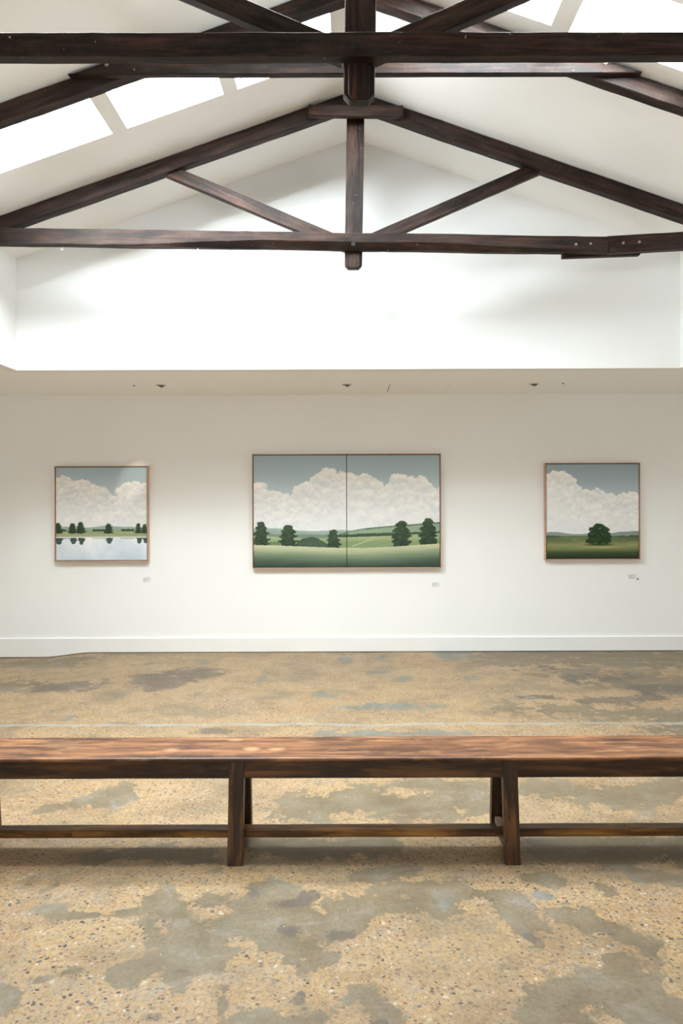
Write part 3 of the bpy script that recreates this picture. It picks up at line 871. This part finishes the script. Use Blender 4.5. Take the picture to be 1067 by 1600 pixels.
def puff(C, U, V, prof, seed, shade=0.24, soft=0.006, n=330, rad=(0.016, 0.05)):
    """a bank of cloud: prof = [(u, v_top)...]; lumps of white laid over each other from back to front"""
    pu = [p[0] for p in prof]; pv = [p[1] for p in prof]
    top = np.interp(U, pu, pv)
    r = np.random.default_rng(seed)
    wob = (fbm(U, V, 14, seed) - 0.5) * 0.05 + (fbm(U, V, 40, seed + 3) - 0.5) * 0.03
    body = np.clip((top - 0.012 + wob - V) / soft, 0, 1)
    m = body.copy()
    A = U[0].max() if False else 1
    lum = np.zeros_like(U)
    us = np.sort(r.random(n)) * (max(pu) - min(pu)) + min(pu)
    r.shuffle(us)
    W_ = fbm(U, V, 30, seed + 9) - 0.5
    for i, u in enumerate(us):
        k = i / n
        t0 = np.interp(u, pu, pv)
        R = r.uniform(*rad)
        v = t0 - R * 0.75 - k * r.random() * 0.50
        d = np.hypot(U - u, V - v) + W_ * R * 0.9
        inside = np.clip((R - d) / soft, 0, 1)
        m = np.maximum(m, inside)
        # each lump: lighter crown, greyer skirt
        sh = np.clip(0.5 + ((V - v) / R) * 0.5, 0, 1)
        val = (sh - 0.5) * shade
        wgt = inside * np.clip((R - d) / (R * 0.35), 0, 1) * 0.8
        lum = lum * (1 - wgt) + val * wgt
    tex = (fbm(U, V, 16, seed + 5, 6, 0.65) - 0.5) * 0.30
    warm = np.array([252, 250, 246.0]); cool = np.array([200, 207, 216.0])
    q = np.clip(0.72 + lum * 3.0 + tex * 2.2, 0, 1)[..., None]
    q = np.clip((q - 0.72) * 1.1 + 0.74, 0, 1)
    col = cool * (1 - q) + warm * q
    # paler, bluish towards the horizon
    h = np.clip((top - V) / 0.55, 0, 1)[..., None] * 0.55
    col = col * (1 - h) + np.array([236, 238, 240.0]) * h
    C[:] = C * (1 - m[..., None]) + col * m[..., None]

def tree(C, U, V, u, v0, w, h, seed, dark=(34, 52, 38), lite=(74, 98, 62), n=170, kind='pine', flip=False):
    r = np.random.default_rng(seed)
    s = -1 if flip else 1
    tr_ = (np.abs(U - u) < w * 0.035) & ((V - v0) * s > 0) & ((V - v0) * s < h * 0.4)
    over(C, tr_.astype(float), (48, 44, 34))
    if kind == 'pine':
        q_ = np.clip((V - v0) * s / h, 0, 1)
        wd = (0.14 + 0.80 * (1 - q_) ** 0.6) * w * 0.42 * (0.85 + 0.5 * (vnoise(U * 0, V, 60, seed) - 0.3))
        core = (np.abs(U - u) < wd) & ((V - v0) * s > h * 0.05) & ((V - v0) * s < h * 0.94)
        over(C, core.astype(float), np.array(dark) * 1.05)
    for i in range(n):
        k = i / n
        yy = r.random() ** 0.9 if kind == 'pine' else r.random() ** 1.1
        if kind == 'pine':
            ww = (0.14 + 0.86 * (1 - yy) ** 0.6) * w * 0.50
            ww *= 0.82 + 0.25 * math.sin(yy * 26 + seed)
        else:
            ww = (math.sqrt(max(0.02, 1 - ((yy - 0.22) / 0.80) ** 2)) + 0.10 * math.sin(yy * 19)) * w * 0.46
        x = u + r.uniform(-1, 1) * ww
        y = v0 + s * (h * (0.06 + 0.90 * yy))
        rx = (r.uniform(0.09, 0.17) if kind == 'pine' else r.uniform(0.03, 0.085)) * w; ry = rx * (0.40 if kind == 'pine' else 0.7)
        d = np.hypot((U - x) / rx, (V - y) / ry)
        m = np.clip((1 - d) * 3, 0, 1)
        q = (0.15 + 0.5 * r.random() + 0.25 * (y - v0) * s / h) * (0.4 + 0.6 * k)
        c = np.array(dark) * (1 - q) + np.array(lite) * q
        over(C, m * 0.92, c)

def grad(V, stops):
    vs_ = [s[0] for s in stops]
    return np.stack([np.interp(V, vs_, [s[1][k] for s in stops]) for k in range(3)], -1)

def lake(U, V):
    C = grad(V, [(0, (198, 212, 220)), (0.1, (208, 218, 226)), (0.24, (216, 224, 230)), (0.36, (226, 232, 236)), (0.7, (196, 210, 216)), (1, (172, 190, 200))])
    puff(C, U, V, [(-0.05, 0.88), (0.03, 0.885), (0.09, 0.91), (0.16, 0.86), (0.26, 0.875), (0.34, 0.865), (0.40, 0.82), (0.48, 0.79), (0.53, 0.805), (0.58, 0.745), (0.62, 0.72), (0.65, 0.66), (0.72, 0.65), (1.1, 0.62)], 11)
    puff(C, U, V, [(0.60, 0.52), (0.66, 0.62), (0.69, 0.78), (0.76, 0.83), (0.84, 0.855), (0.90, 0.84), (0.925, 0.80), (0.97, 0.825), (1.05, 0.85)], 23, n=120)
    hz_ = np.clip((0.45 - V) / 0.12, 0, 1) * 0.6
    over(C, hz_, (226, 230, 232))
    # far hills
    hl = 0.35 + 0.022 * np.exp(-((U - 0.56) / 0.13) ** 2) + 0.012 * np.exp(-((U - 0.12) / 0.10) ** 2) + 0.008 * np.exp(-((U - 0.8) / 0.12) ** 2)
    over(C, (V < hl).astype(float), (160, 172, 162))
    over(C, (V < 0.325 + 0.006 * np.sin(U * 9)).astype(float), (142, 158, 124))
    for a, b in ((0.06, 0.11), (0.40, 0.56), (0.72, 0.86)):
        top = 0.327 + 0.012 * fbm(U, V * 0, 40, 3)
        over(C, ((U > a) & (U < b) & (V < top) & (V > 0.308)).astype(float), (58, 78, 62))
    gr = (V < 0.308 + 0.003 * fbm(U, V * 0, 20, 5)) & (V > 0.247)
    over(C, gr.astype(float), (150, 164, 122))
    over(C, gr * np.clip((fbm(U * 0.5, V * 6, 8, 9) - 0.4) * 3, 0, 1), (172, 178, 138))
    over(C, ((V < 0.258) & (V > 0.247)).astype(float), (196, 190, 164))
    # water
    wt = V < 0.247
    k = np.clip(V / 0.247, 0, 1)
    cw = grad(V, [(0, (206, 218, 230)), (0.12, (218, 226, 234)), (0.247, (230, 234, 238))])
    tx = (fbm(U, V, 7, 31) - 0.5)[..., None] * np.array([44, 36, 26.0])
    C[:] = np.where(wt[..., None], cw + tx, C)
    for a, b in ((0.40, 0.62), (0.70, 0.87), (0.0, 0.15)):
        over(C, ((U > a) & (U < b) & (V < 0.238) & (V > 0.226 + 0.01 * fbm(U, V * 0, 60, 3))).astype(float) * 0.7, (120, 134, 120))
    T = [(0.02, 0.10, 0.115), (0.18, 0.09, 0.11), (0.27, 0.092, 0.125), (0.578, 0.085, 0.108), (0.907, 0.07, 0.11), (0.975, 0.07, 0.10)]
    for i, (u, w, h) in enumerate(T):
        tree(C, U, V, u, 0.283, w * 1.2, h * 1.05, 40 + i, n=130)
        tree(C, U, V, u + 0.01, 0.243, w, h * 0.62, 60 + i, (52, 70, 70), (86, 104, 100), n=90, flip=True)
    return C

def fields(U, V):     # U in 0..1 over full width, V 0..1 of height; aspect 1.64
    A = 1.64
    UU = U * A
    C = grad(V, [(0.3, (226, 232, 236)), (0.62, (202, 214, 220)), (0.8, (180, 197, 205)), (1, (164, 182, 190))])
    puff(C, UU, V, [(a * A, b) for a, b in [(-0.03, 0.74), (0.02, 0.77), (0.05, 0.77), (0.07, 0.70), (0.12, 0.685), (0.17, 0.655), (0.20, 0.64), (0.24, 0.73), (0.30, 0.775), (0.345, 0.83), (0.39, 0.885), (0.44, 0.865), (0.49, 0.87), (0.53, 0.835), (0.57, 0.80), (0.61, 0.845), (0.66, 0.79), (0.69, 0.735), (0.725, 0.72), (0.755, 0.82), (0.80, 0.83), (0.86, 0.795), (0.91, 0.82), (0.94, 0.755), (0.97, 0.705), (1.03, 0.72)]], 51, n=520, rad=(0.016, 0.055))
    over(C, np.clip((0.46 - V) / 0.14, 0, 1) * 0.45, (226, 230, 230))
    n1 = fbm(UU, V * 3, 6, 77)
    # hazy far hills left
    h1 = 0.34 - 0.05 * np.clip(U - 0.1, 0, 1) + 0.008 * np.sin(U * 16)
    m = (V < h1) & (U < 0.52)
    over(C, m.astype(float), (160, 176, 172))
    over(C, ((V < h1 - 0.022 + 0.006 * np.sin(U * 31)) & (U < 0.5)).astype(float), (146, 166, 156))
    # right hill rising
    h2 = np.interp(U, [0.44, 0.52, 0.60, 0.70, 0.80, 0.9, 1.0], [0.28, 0.322, 0.345, 0.36, 0.372, 0.385, 0.398])
    m = (V < h2) & (U > 0.44)
    over(C, m.astype(float), (142, 164, 142))
    over(C, (m & (V > h2 - 0.012 * (0.4 + fbm(UU, V * 0, 30, 4)))).astype(float), (74, 94, 78))
    over(C, (m * np.clip((n1 - 0.45) * 3, 0, 1)) * 0.4, (168, 184, 148))
    hd = np.interp(U, [0.0, 0.2, 0.46, 0.6, 0.72, 0.8, 1], [0.29, 0.285, 0.28, 0.292, 0.296, 0.30, 0.31])
    over(C, ((V < hd + 0.012 * fbm(UU, V * 0, 50, 6)) & (V > hd - 0.03)).astype(float) * np.where(U > 0.46, 1, 0.35), (66, 88, 70))
    # lit middle field
    m = (V < np.interp(U, [0, 0.3, 0.34, 0.45, 0.72, 1], [0.28, 0.255, 0.255, 0.262, 0.275, 0.30]))
    over(C, m.astype(float), (132, 152, 112))
    over(C, m * np.clip((V - 0.215) / 0.05, 0, 1) * (0.5 + 0.5 * n1), (176, 184, 138))
    # dark wood in the dip
    c = np.interp(U, [0.22, 0.26, 0.32, 0.38, 0.41], [0.19, 0.245, 0.265, 0.215, 0.18])
    over(C, ((V < c + 0.014 * fbm(UU, V * 0, 40, 8)) & (U > 0.2) & (U < 0.40)).astype(float), (72, 90, 74))
    over(C, ((U > 0.24) & (U < 0.40)) * np.clip((fbm(UU, V, 50, 18) - 0.5) * 4, 0, 1) * (V < c) * 0.5, (98, 118, 88))
    over(C, ((V < 0.225) & (V > 0.20) & (U < 0.22)).astype(float) * 0.6, (90, 112, 88))
    # track
    tr1 = np.abs(V - np.interp(U, [0.53, 0.60, 0.65], [0.185, 0.225, 0.258])) < 0.004
    over(C, (tr1 & (U > 0.53) & (U < 0.65)).astype(float) * 0.8, (196, 198, 158))
    # foreground meadow, sun on its brow
    brow = np.interp(U, [0, 0.12, 0.27, 0.42, 0.6, 0.75, 0.88, 1.0], [0.197, 0.192, 0.182, 0.172, 0.168, 0.178, 0.192, 0.205])
    m = V < brow
    k = np.clip((brow - V) / 0.19, 0, 1)
    cf = grad(k, [(0, (198, 196, 162)), (0.16, (178, 184, 150)), (0.36, (136, 150, 122)), (0.65, (88, 106, 88)), (1, (52, 70, 60))])
    cf = cf + ((fbm(UU * 0.6, V * 8, 8, 91) - 0.5)[..., None]) * 20
    T = [(0.040, 0.092, 0.225, 70), (0.185, 0.105, 0.20, 71), (0.428, 0.082, 0.175, 72), (0.795, 0.112, 0.24, 73), (0.938, 0.105, 0.255, 74)]
    for (u, w, h, s) in T:
        v0 = np.interp(u, [0, 0.12, 0.27, 0.42, 0.6, 0.75, 0.88, 1.0], [0.197, 0.192, 0.182, 0.172, 0.168, 0.178, 0.192, 0.205]) - 0.012
        tree(C, UU, V, u * A, v0, w * A * 1.02, h, s, (34, 50, 40), (84, 104, 74), n=200)
    C[:] = np.where(m[..., None], cf, C)
    return C

def lone(U, V):
    C = grad(V, [(0.3, (224, 228, 230)), (0.6, (190, 203, 210)), (0.85, (166, 182, 192)), (1, (158, 174, 182))])
    puff(C, U, V, [(-0.03, 0.87), (0.04, 0.905), (0.09, 0.945), (0.13, 0.92), (0.18, 0.94), (0.22, 0.91), (0.25, 0.875), (0.29, 0.85), (0.30, 0.80), (0.34, 0.785), (0.39, 0.73), (0.43, 0.735), (0.48, 0.72), (0.53, 0.74), (0.57, 0.76), (0.60, 0.725), (0.63, 0.68), (0.70, 0.695), (0.74, 0.655), (0.80, 0.69), (0.88, 0.705), (0.95, 0.705), (1.03, 0.66)], 81)
    over(C, np.clip((0.40 - V) / 0.12, 0, 1) * 0.4, (226, 228, 228))
    hl = 0.262 + 0.016 * np.exp(-((U - 0.05) / 0.12) ** 2) + 0.022 * np.exp(-((U - 0.97) / 0.14) ** 2) + 0.02 * np.exp(-((U - 0.80) / 0.08) ** 2) + 0.006 * np.sin(U * 14)
    over(C, (V < hl).astype(float), (138, 150, 146))
    over(C, (V < 0.236).astype(float), (88, 106, 76))
    for a, b in ((0.0, 0.14), (0.78, 0.84), (0.90, 1.0)):
        over(C, ((U > a) & (U < b) & (V > 0.228) & (V < 0.234 + 0.014 * fbm(U, V * 0, 45, 3))).astype(float), (56, 72, 54))
    m = V < 0.226
    k = V / 0.226
    n_ = fbm(U * 0.7, V * 5, 7, 97)
    cf = grad(k, [(0, (34, 46, 30)), (0.25, (58, 74, 46)), (0.45, (116, 124, 78)), (0.62, (138, 140, 94)), (0.8, (104, 116, 76)), (1, (84, 100, 68))])
    C[:] = np.where(m[..., None], cf, C)
    over(C, m * np.clip((n_ - 0.42) * 3, 0, 1) * np.clip((k - 0.3) * 3, 0, 1) * 0.5, (160, 156, 106))
    over(C, np.clip(1 - np.hypot((U - 0.62) / 0.28, (V - 0.118) / 0.014), 0, 1), (178, 172, 118))
    over(C, np.clip(1.4 - np.hypot((U - 0.57) / 0.14, (V - 0.145) / 0.013), 0, 1) * 0.9, (44, 56, 34))
    tree(C, U, V, 0.568, 0.15, 0.27, 0.215, 99, (20, 40, 24), (62, 92, 48), n=420, kind='oak')
    return C

def canvas(name, fn, x0, x1, z0, z1, yf, yb, parent, u0=0.0, u1=1.0, res=0.0032, label=None):
    nx = int((x1 - x0) / res); nz = int((z1 - z0) / res)
    u = np.linspace(u0, u1, nx + 1); v = np.linspace(0, 1, nz + 1)
    U, V = np.meshgrid(u, v)
    C = np.clip(fn(U, V), 0, 255)
    cx, cz = (x0 + x1) / 2, (z0 + z1) / 2
    X, Z = np.meshgrid(np.linspace(x0 - cx, x1 - cx, nx + 1), np.linspace(z0 - cz, z1 - cz, nz + 1))
    N = X.size
    verts = np.stack([X, np.zeros_like(X), Z], -1).reshape(-1, 3).tolist()
    idx = np.arange(N).reshape(nz + 1, nx + 1)
    q = np.stack([idx[:-1, :-1], idx[:-1, 1:], idx[1:, 1:], idx[1:, :-1]], -1).reshape(-1, 4).tolist()
    # stretcher sides and back
    d = yb - yf
    border = [(0, 0), (nx, 0), (nx, nz), (0, nz)]
    ids = [idx[b, a] for a, b in border]
    base = len(verts)
    for i in ids: verts.append([verts[i][0], d, verts[i][2]])
    sides = []
    rows = [list(idx[0, :]), list(idx[:, nx]), list(idx[nz, ::-1]), list(idx[::-1, 0])]
    for k in range(4):
        sides.append([int(i) for i in rows[k]][::-1] + [base + k, base + (k + 1) % 4])
    sides.append([base + 3, base + 2, base + 1, base])
    me = bpy.data.meshes.new(name)
    me.from_pydata(verts, [], q + sides)
    a = me.color_attributes.new('paint', 'FLOAT_COLOR', 'POINT')
    L_ = lin(C).reshape(-1, 3) * PAINT
    L_ = np.concatenate([L_, np.tile([[0.5, 0.48, 0.45]], (4, 1))])
    dat = np.concatenate([L_, np.ones((len(L_), 1))], 1).astype(np.float32)
    a.data.foreach_set('color', dat.reshape(-1))
    me.materials.append(M_canvas)
    o = bpy.data.objects.new(name, me); o.parent = parent
    o.location = Vector((cx, yf, cz)) - parent.location
    return link(o)
PAINT = 0.97

def framed(x0, x1, z0, z1, fn, label, split=None):
    root = empty('framed_painting', ((x0 + x1) / 2, YW, z0))
    props(root, label, 'painting', 'framed landscape paintings on the picture wall')
    yf = YW - 0.056; fw = 0.007; gap = 0.007
    bm = bmesh.new()
    cx, cz = (x0 + x1) / 2, z0
    def B(a, b, c, d): bm_box(bm, a - cx, b - cx, yf - YW, -0.006, c - cz, d - cz, 0.0012)
    B(x0, x0 + fw, z0, z1); B(x1 - fw, x1, z0, z1)
    B(x0 + fw, x1 - fw, z0, z0 + fw); B(x0 + fw, x1 - fw, z1 - fw, z1)
    bm_obj('frame', bm, M_frame, root)
    box('backing', x0 + fw, x1 - fw, YW - 0.022, YW - 0.004, z0 + fw, z1 - fw, M_dark, root)
    i = fw + gap
    if split is None:
        canvas('canvas', fn, x0 + i, x1 - i, z0 + i, z1 - i, yf + 0.007, YW - 0.0225, root)
    else:
        s0, s1 = split - 0.0035, split + 0.0035
        W_ = x1 - x0 - 2 * i
        canvas('canvas', fn, x0 + i, s0, z0 + i, z1 - i, yf + 0.007, YW - 0.0225, root, 0, (s0 - x0 - i) / W_)
        canvas('canvas', fn, s1, x1 - i, z0 + i, z1 - i, yf + 0.007, YW - 0.0225, root, (s1 - x0 - i) / W_, 1)
    return root

framed(-2.910, -1.985, 0.912, 1.857, lake, 'square oak-framed painting of clouds and trees mirrored in a lake')
framed(-0.956, 0.911, 0.838, 1.969, fields, 'wide two-panel oak-framed painting of clouds over green hills and five conifers', split=-0.022)
framed(1.940, 2.880, 0.914, 1.872, lone, 'square oak-framed painting of one round tree under tall clouds')

def card(px, py, label):
    x = (px - 545) * YW / F; z = CAMZ + (780 - py) * YW / F
    root = empty('wall_label', (x, YW, z))
    props(root, label, 'label card', 'small captions beside the paintings')
    box('card', x - 0.038, x + 0.038, YW - 0.003, YW, z - 0.022, z + 0.022, M_card, root, 0.0008)
    bm = bmesh.new()
    r = random.Random(px)
    for k in range(5):
        L = r.uniform(0.022, 0.045) if k != 0 else 0.05
        bm_box(bm, -0.032, -0.032 + L, -0.0036, -0.0031, 0.013 - k * 0.007, 0.0155 - k * 0.007)
    bm_obj('print', bm, M_print, root)
card(229, 904.5, 'small white caption card below the right corner of the lake painting')
card(680, 914, 'small white caption card below the right corner of the wide central painting')
card(987, 902.5, 'small white caption card below the lone tree painting')
bm = bmesh.new(); cyl_bm(bm, 0.006, 0.010, 'Y', 14, (0, -0.005, 0)); bmesh.ops.create_uvsphere(bm, u_segments=12, v_segments=8, radius=0.0065, matrix=Matrix.Translation((0, -0.010, 0)))
o = bm_obj('wall_pin', bm, M_dark, None, ((995.5 - 545) * YW / F, YW, CAMZ + (780 - 906) * YW / F), smooth=True)
props(o, 'tiny black pin in the white wall just right of the rightmost caption card', 'pin')

# ------------------------------------------------------------------ bench
BX0, BX1 = -1.93, 2.12
BLEACH = [((270 - 545) * 2.98 / F - 0.095, -0.035, 0.055, 0.035, 0.75), ((393 - 545) * 2.98 / F - 0.095, -0.03, 0.05, 0.035, 0.95), ((432 - 545) * 2.98 / F - 0.095, -0.03, 0.05, 0.03, 0.85),
          ((368 - 545) * 3.08 / F - 0.095, 0.09, 0.04, 0.02, 0.7), ((975 - 545) * 2.98 / F - 0.095, -0.02, 0.09, 0.025, 0.5), ((90 - 545) * 2.98 / F - 0.095, 0.03, 0.12, 0.03, 0.3)]
M_btop = mat_bench('worn_bench_top_wood', srgb(66, 40, 28), srgb(116, 74, 46), srgb(156, 108, 70), 0.45, True)
M_bside = mat_bench('dark_bench_frame_wood', srgb(24, 14, 9), srgb(66, 40, 22), srgb(112, 72, 38), 0.45)  # darker than the seat; much of that is shade put into the colour
M_brail = mat_bench('brown_bench_rail_wood', srgb(56, 34, 16), srgb(124, 82, 38), srgb(172, 122, 62), 0.45)
M_bpale = mat_bench('pale_raw_wood', srgb(140, 120, 100), srgb(170, 150, 128), srgb(190, 172, 150), 0.7)

YF, YR = 2.845, 3.105
bench = empty('bench', ((BX0 + BX1) / 2, (YF + YR) / 2, 0))
props(bench, 'long low dark brown wooden bench standing across the concrete floor', 'bench')
ZT = 0.442
def plank(name, x0, x1, y0, y1, z0, z1, mat, seed=0, wob=0.0015, r=0.006, parent=bench):
    """board along X with eased, slightly worn edges"""
    n = max(4, int((x1 - x0) / 0.04))
    v = []; f = []
    cx, cy_, cz = (x0 + x1) / 2, (y0 + y1) / 2, (z0 + z1) / 2
    for i in range(n + 1):
        x = x0 + (x1 - x0) * i / n
        w = [wob * mnoise.noise(Vector((x * 5, k * 3.3, seed))) for k in range(4)]
        a, b, c, d = y0 + w[0], y1 + w[1], z0 + w[2], z1 + w[3] * 0.5
        pr = [(a, c + r), (a, d - r), (a + r * 0.3, d - r * 0.3), (a + r, d), (b - r, d), (b, d - r), (b, c + r), (b - r, c), (a + r, c)]
        v += [(x - cx, y - cy_, z - cz) for y, z in pr]
    m = 9
    for i in range(n):
        for k in range(m):
            k2 = (k + 1) % m
            f.append((i * m + k, i * m + k2, (i + 1) * m + k2, (i + 1) * m + k))
    f.append(tuple(range(m))); f.append(tuple(n * m + k for k in range(m)))
    return mesh_obj(name, v, f, mat, parent, Vector((cx, cy_, cz)) - parent.location)
plank('seat', BX0, BX1, YF, YR, ZT - 0.017, ZT, M_btop, 1)['label'] = 'worn reddish brown seat plank with pale bleached spots'
LEGX = [-1.625, -0.475, 0.672, 1.825]
AF = YF + 0.020     # face of the front apron
azt, azb = ZT - 0.0175, ZT - 0.093
ends = [BX0 + 0.03] + LEGX + [BX1 - 0.03]
for k in range(len(ends) - 1):
    x0 = ends[k] + (0.033 if 0 < k else 0); x1 = ends[k + 1] - (0.033 if k + 1 < len(ends) - 1 else 0)
    plank('apron', x0, x1, AF, AF + 0.022, azb, azt, M_bside, 10 + k, 0.001, 0.003)
    plank('apron', x0, x1, YR - 0.042, YR - 0.020, azb, azt, M_bside, 20 + k, 0.001, 0.003)
def leg(x, front, splay=0.035, lean=0.0):
    """square leg raking outwards to the foot; local Z is up so build as a sheared box"""
    w = 0.0315; d = 0.042
    yt = (AF - 0.004) if front else (YR - 0.016 - d)
    dy = -splay if front else splay
    H = azt
    n = 10
    v = []; f = []
    for i in range(n + 1):
        u = i / n
        z = H * u
        yy = yt + dy * (1 - u); xx = x + lean * (1 - u)
        j = 0.0012
        c = 0.003
        wj = w + j * mnoise.noise(Vector((x, u * 6, 1)))
        for a, b in ((-wj + c, 0), (wj - c, 0), (wj, c), (wj, d - c), (wj - c, d), (-wj + c, d), (-wj, d - c), (-wj, c)):
            v.append((z, yy + b, -(xx + a)))
    for i in range(n):
        for k in range(8):
            k2 = (k + 1) % 8
            f.append((i * 8 + k, i * 8 + k2, (i + 1) * 8 + k2, (i + 1) * 8 + k))
    f.append(tuple(range(8))); f.append(tuple(n * 8 + k for k in range(8)))
    # local X points up so the grain runs along the leg
    return mesh_obj('leg', v, f, M_bside, bench, -bench.location, (0, -math.pi / 2, 0))
for i, x in enumerate(LEGX):
    leg(x, True, 0.032, 0.004 * (1 if i == 2 else -1))
    leg(x - 0.002, False, 0.045)
SY0, SY1, SZ0, SZ1 = 2.952, 3.003, 0.057, 0.093
cuts = [(-1.90, LEGX[0] - 0.02), (LEGX[0] - 0.018, -1.205), (-1.203, -0.476), (-0.474, 0.671), (0.673, 1.205), (1.207, 1.90), (1.902, 2.09)]
for k, (a, b) in enumerate(cuts):
    plank('stretcher', a, b, SY0, SY1, SZ0, SZ1, M_brail, 30 + k, 0.0012, 0.003)
for x in LEGX:
    # cross rail joining front and rear leg under the stretcher
    bm = bmesh.new(); bm_box(bm, -0.014, 0.014, -0.115, 0.115, -0.018, 0.018, 0.002)
    bm_obj('cross_rail', bm, M_bside, bench, Vector((x, 2.975, 0.038)) - bench.location)
bm = bmesh.new(); bm_box(bm, -0.014, 0.014, -0.02, 0.02, -0.013, 0.013, 0.002)
w = bm_obj('wedge', bm, M_bpale, bench, Vector((0.652, 2.99, 0.106)) - bench.location)
w['label'] = 'small pale raw wood wedge on the stretcher'
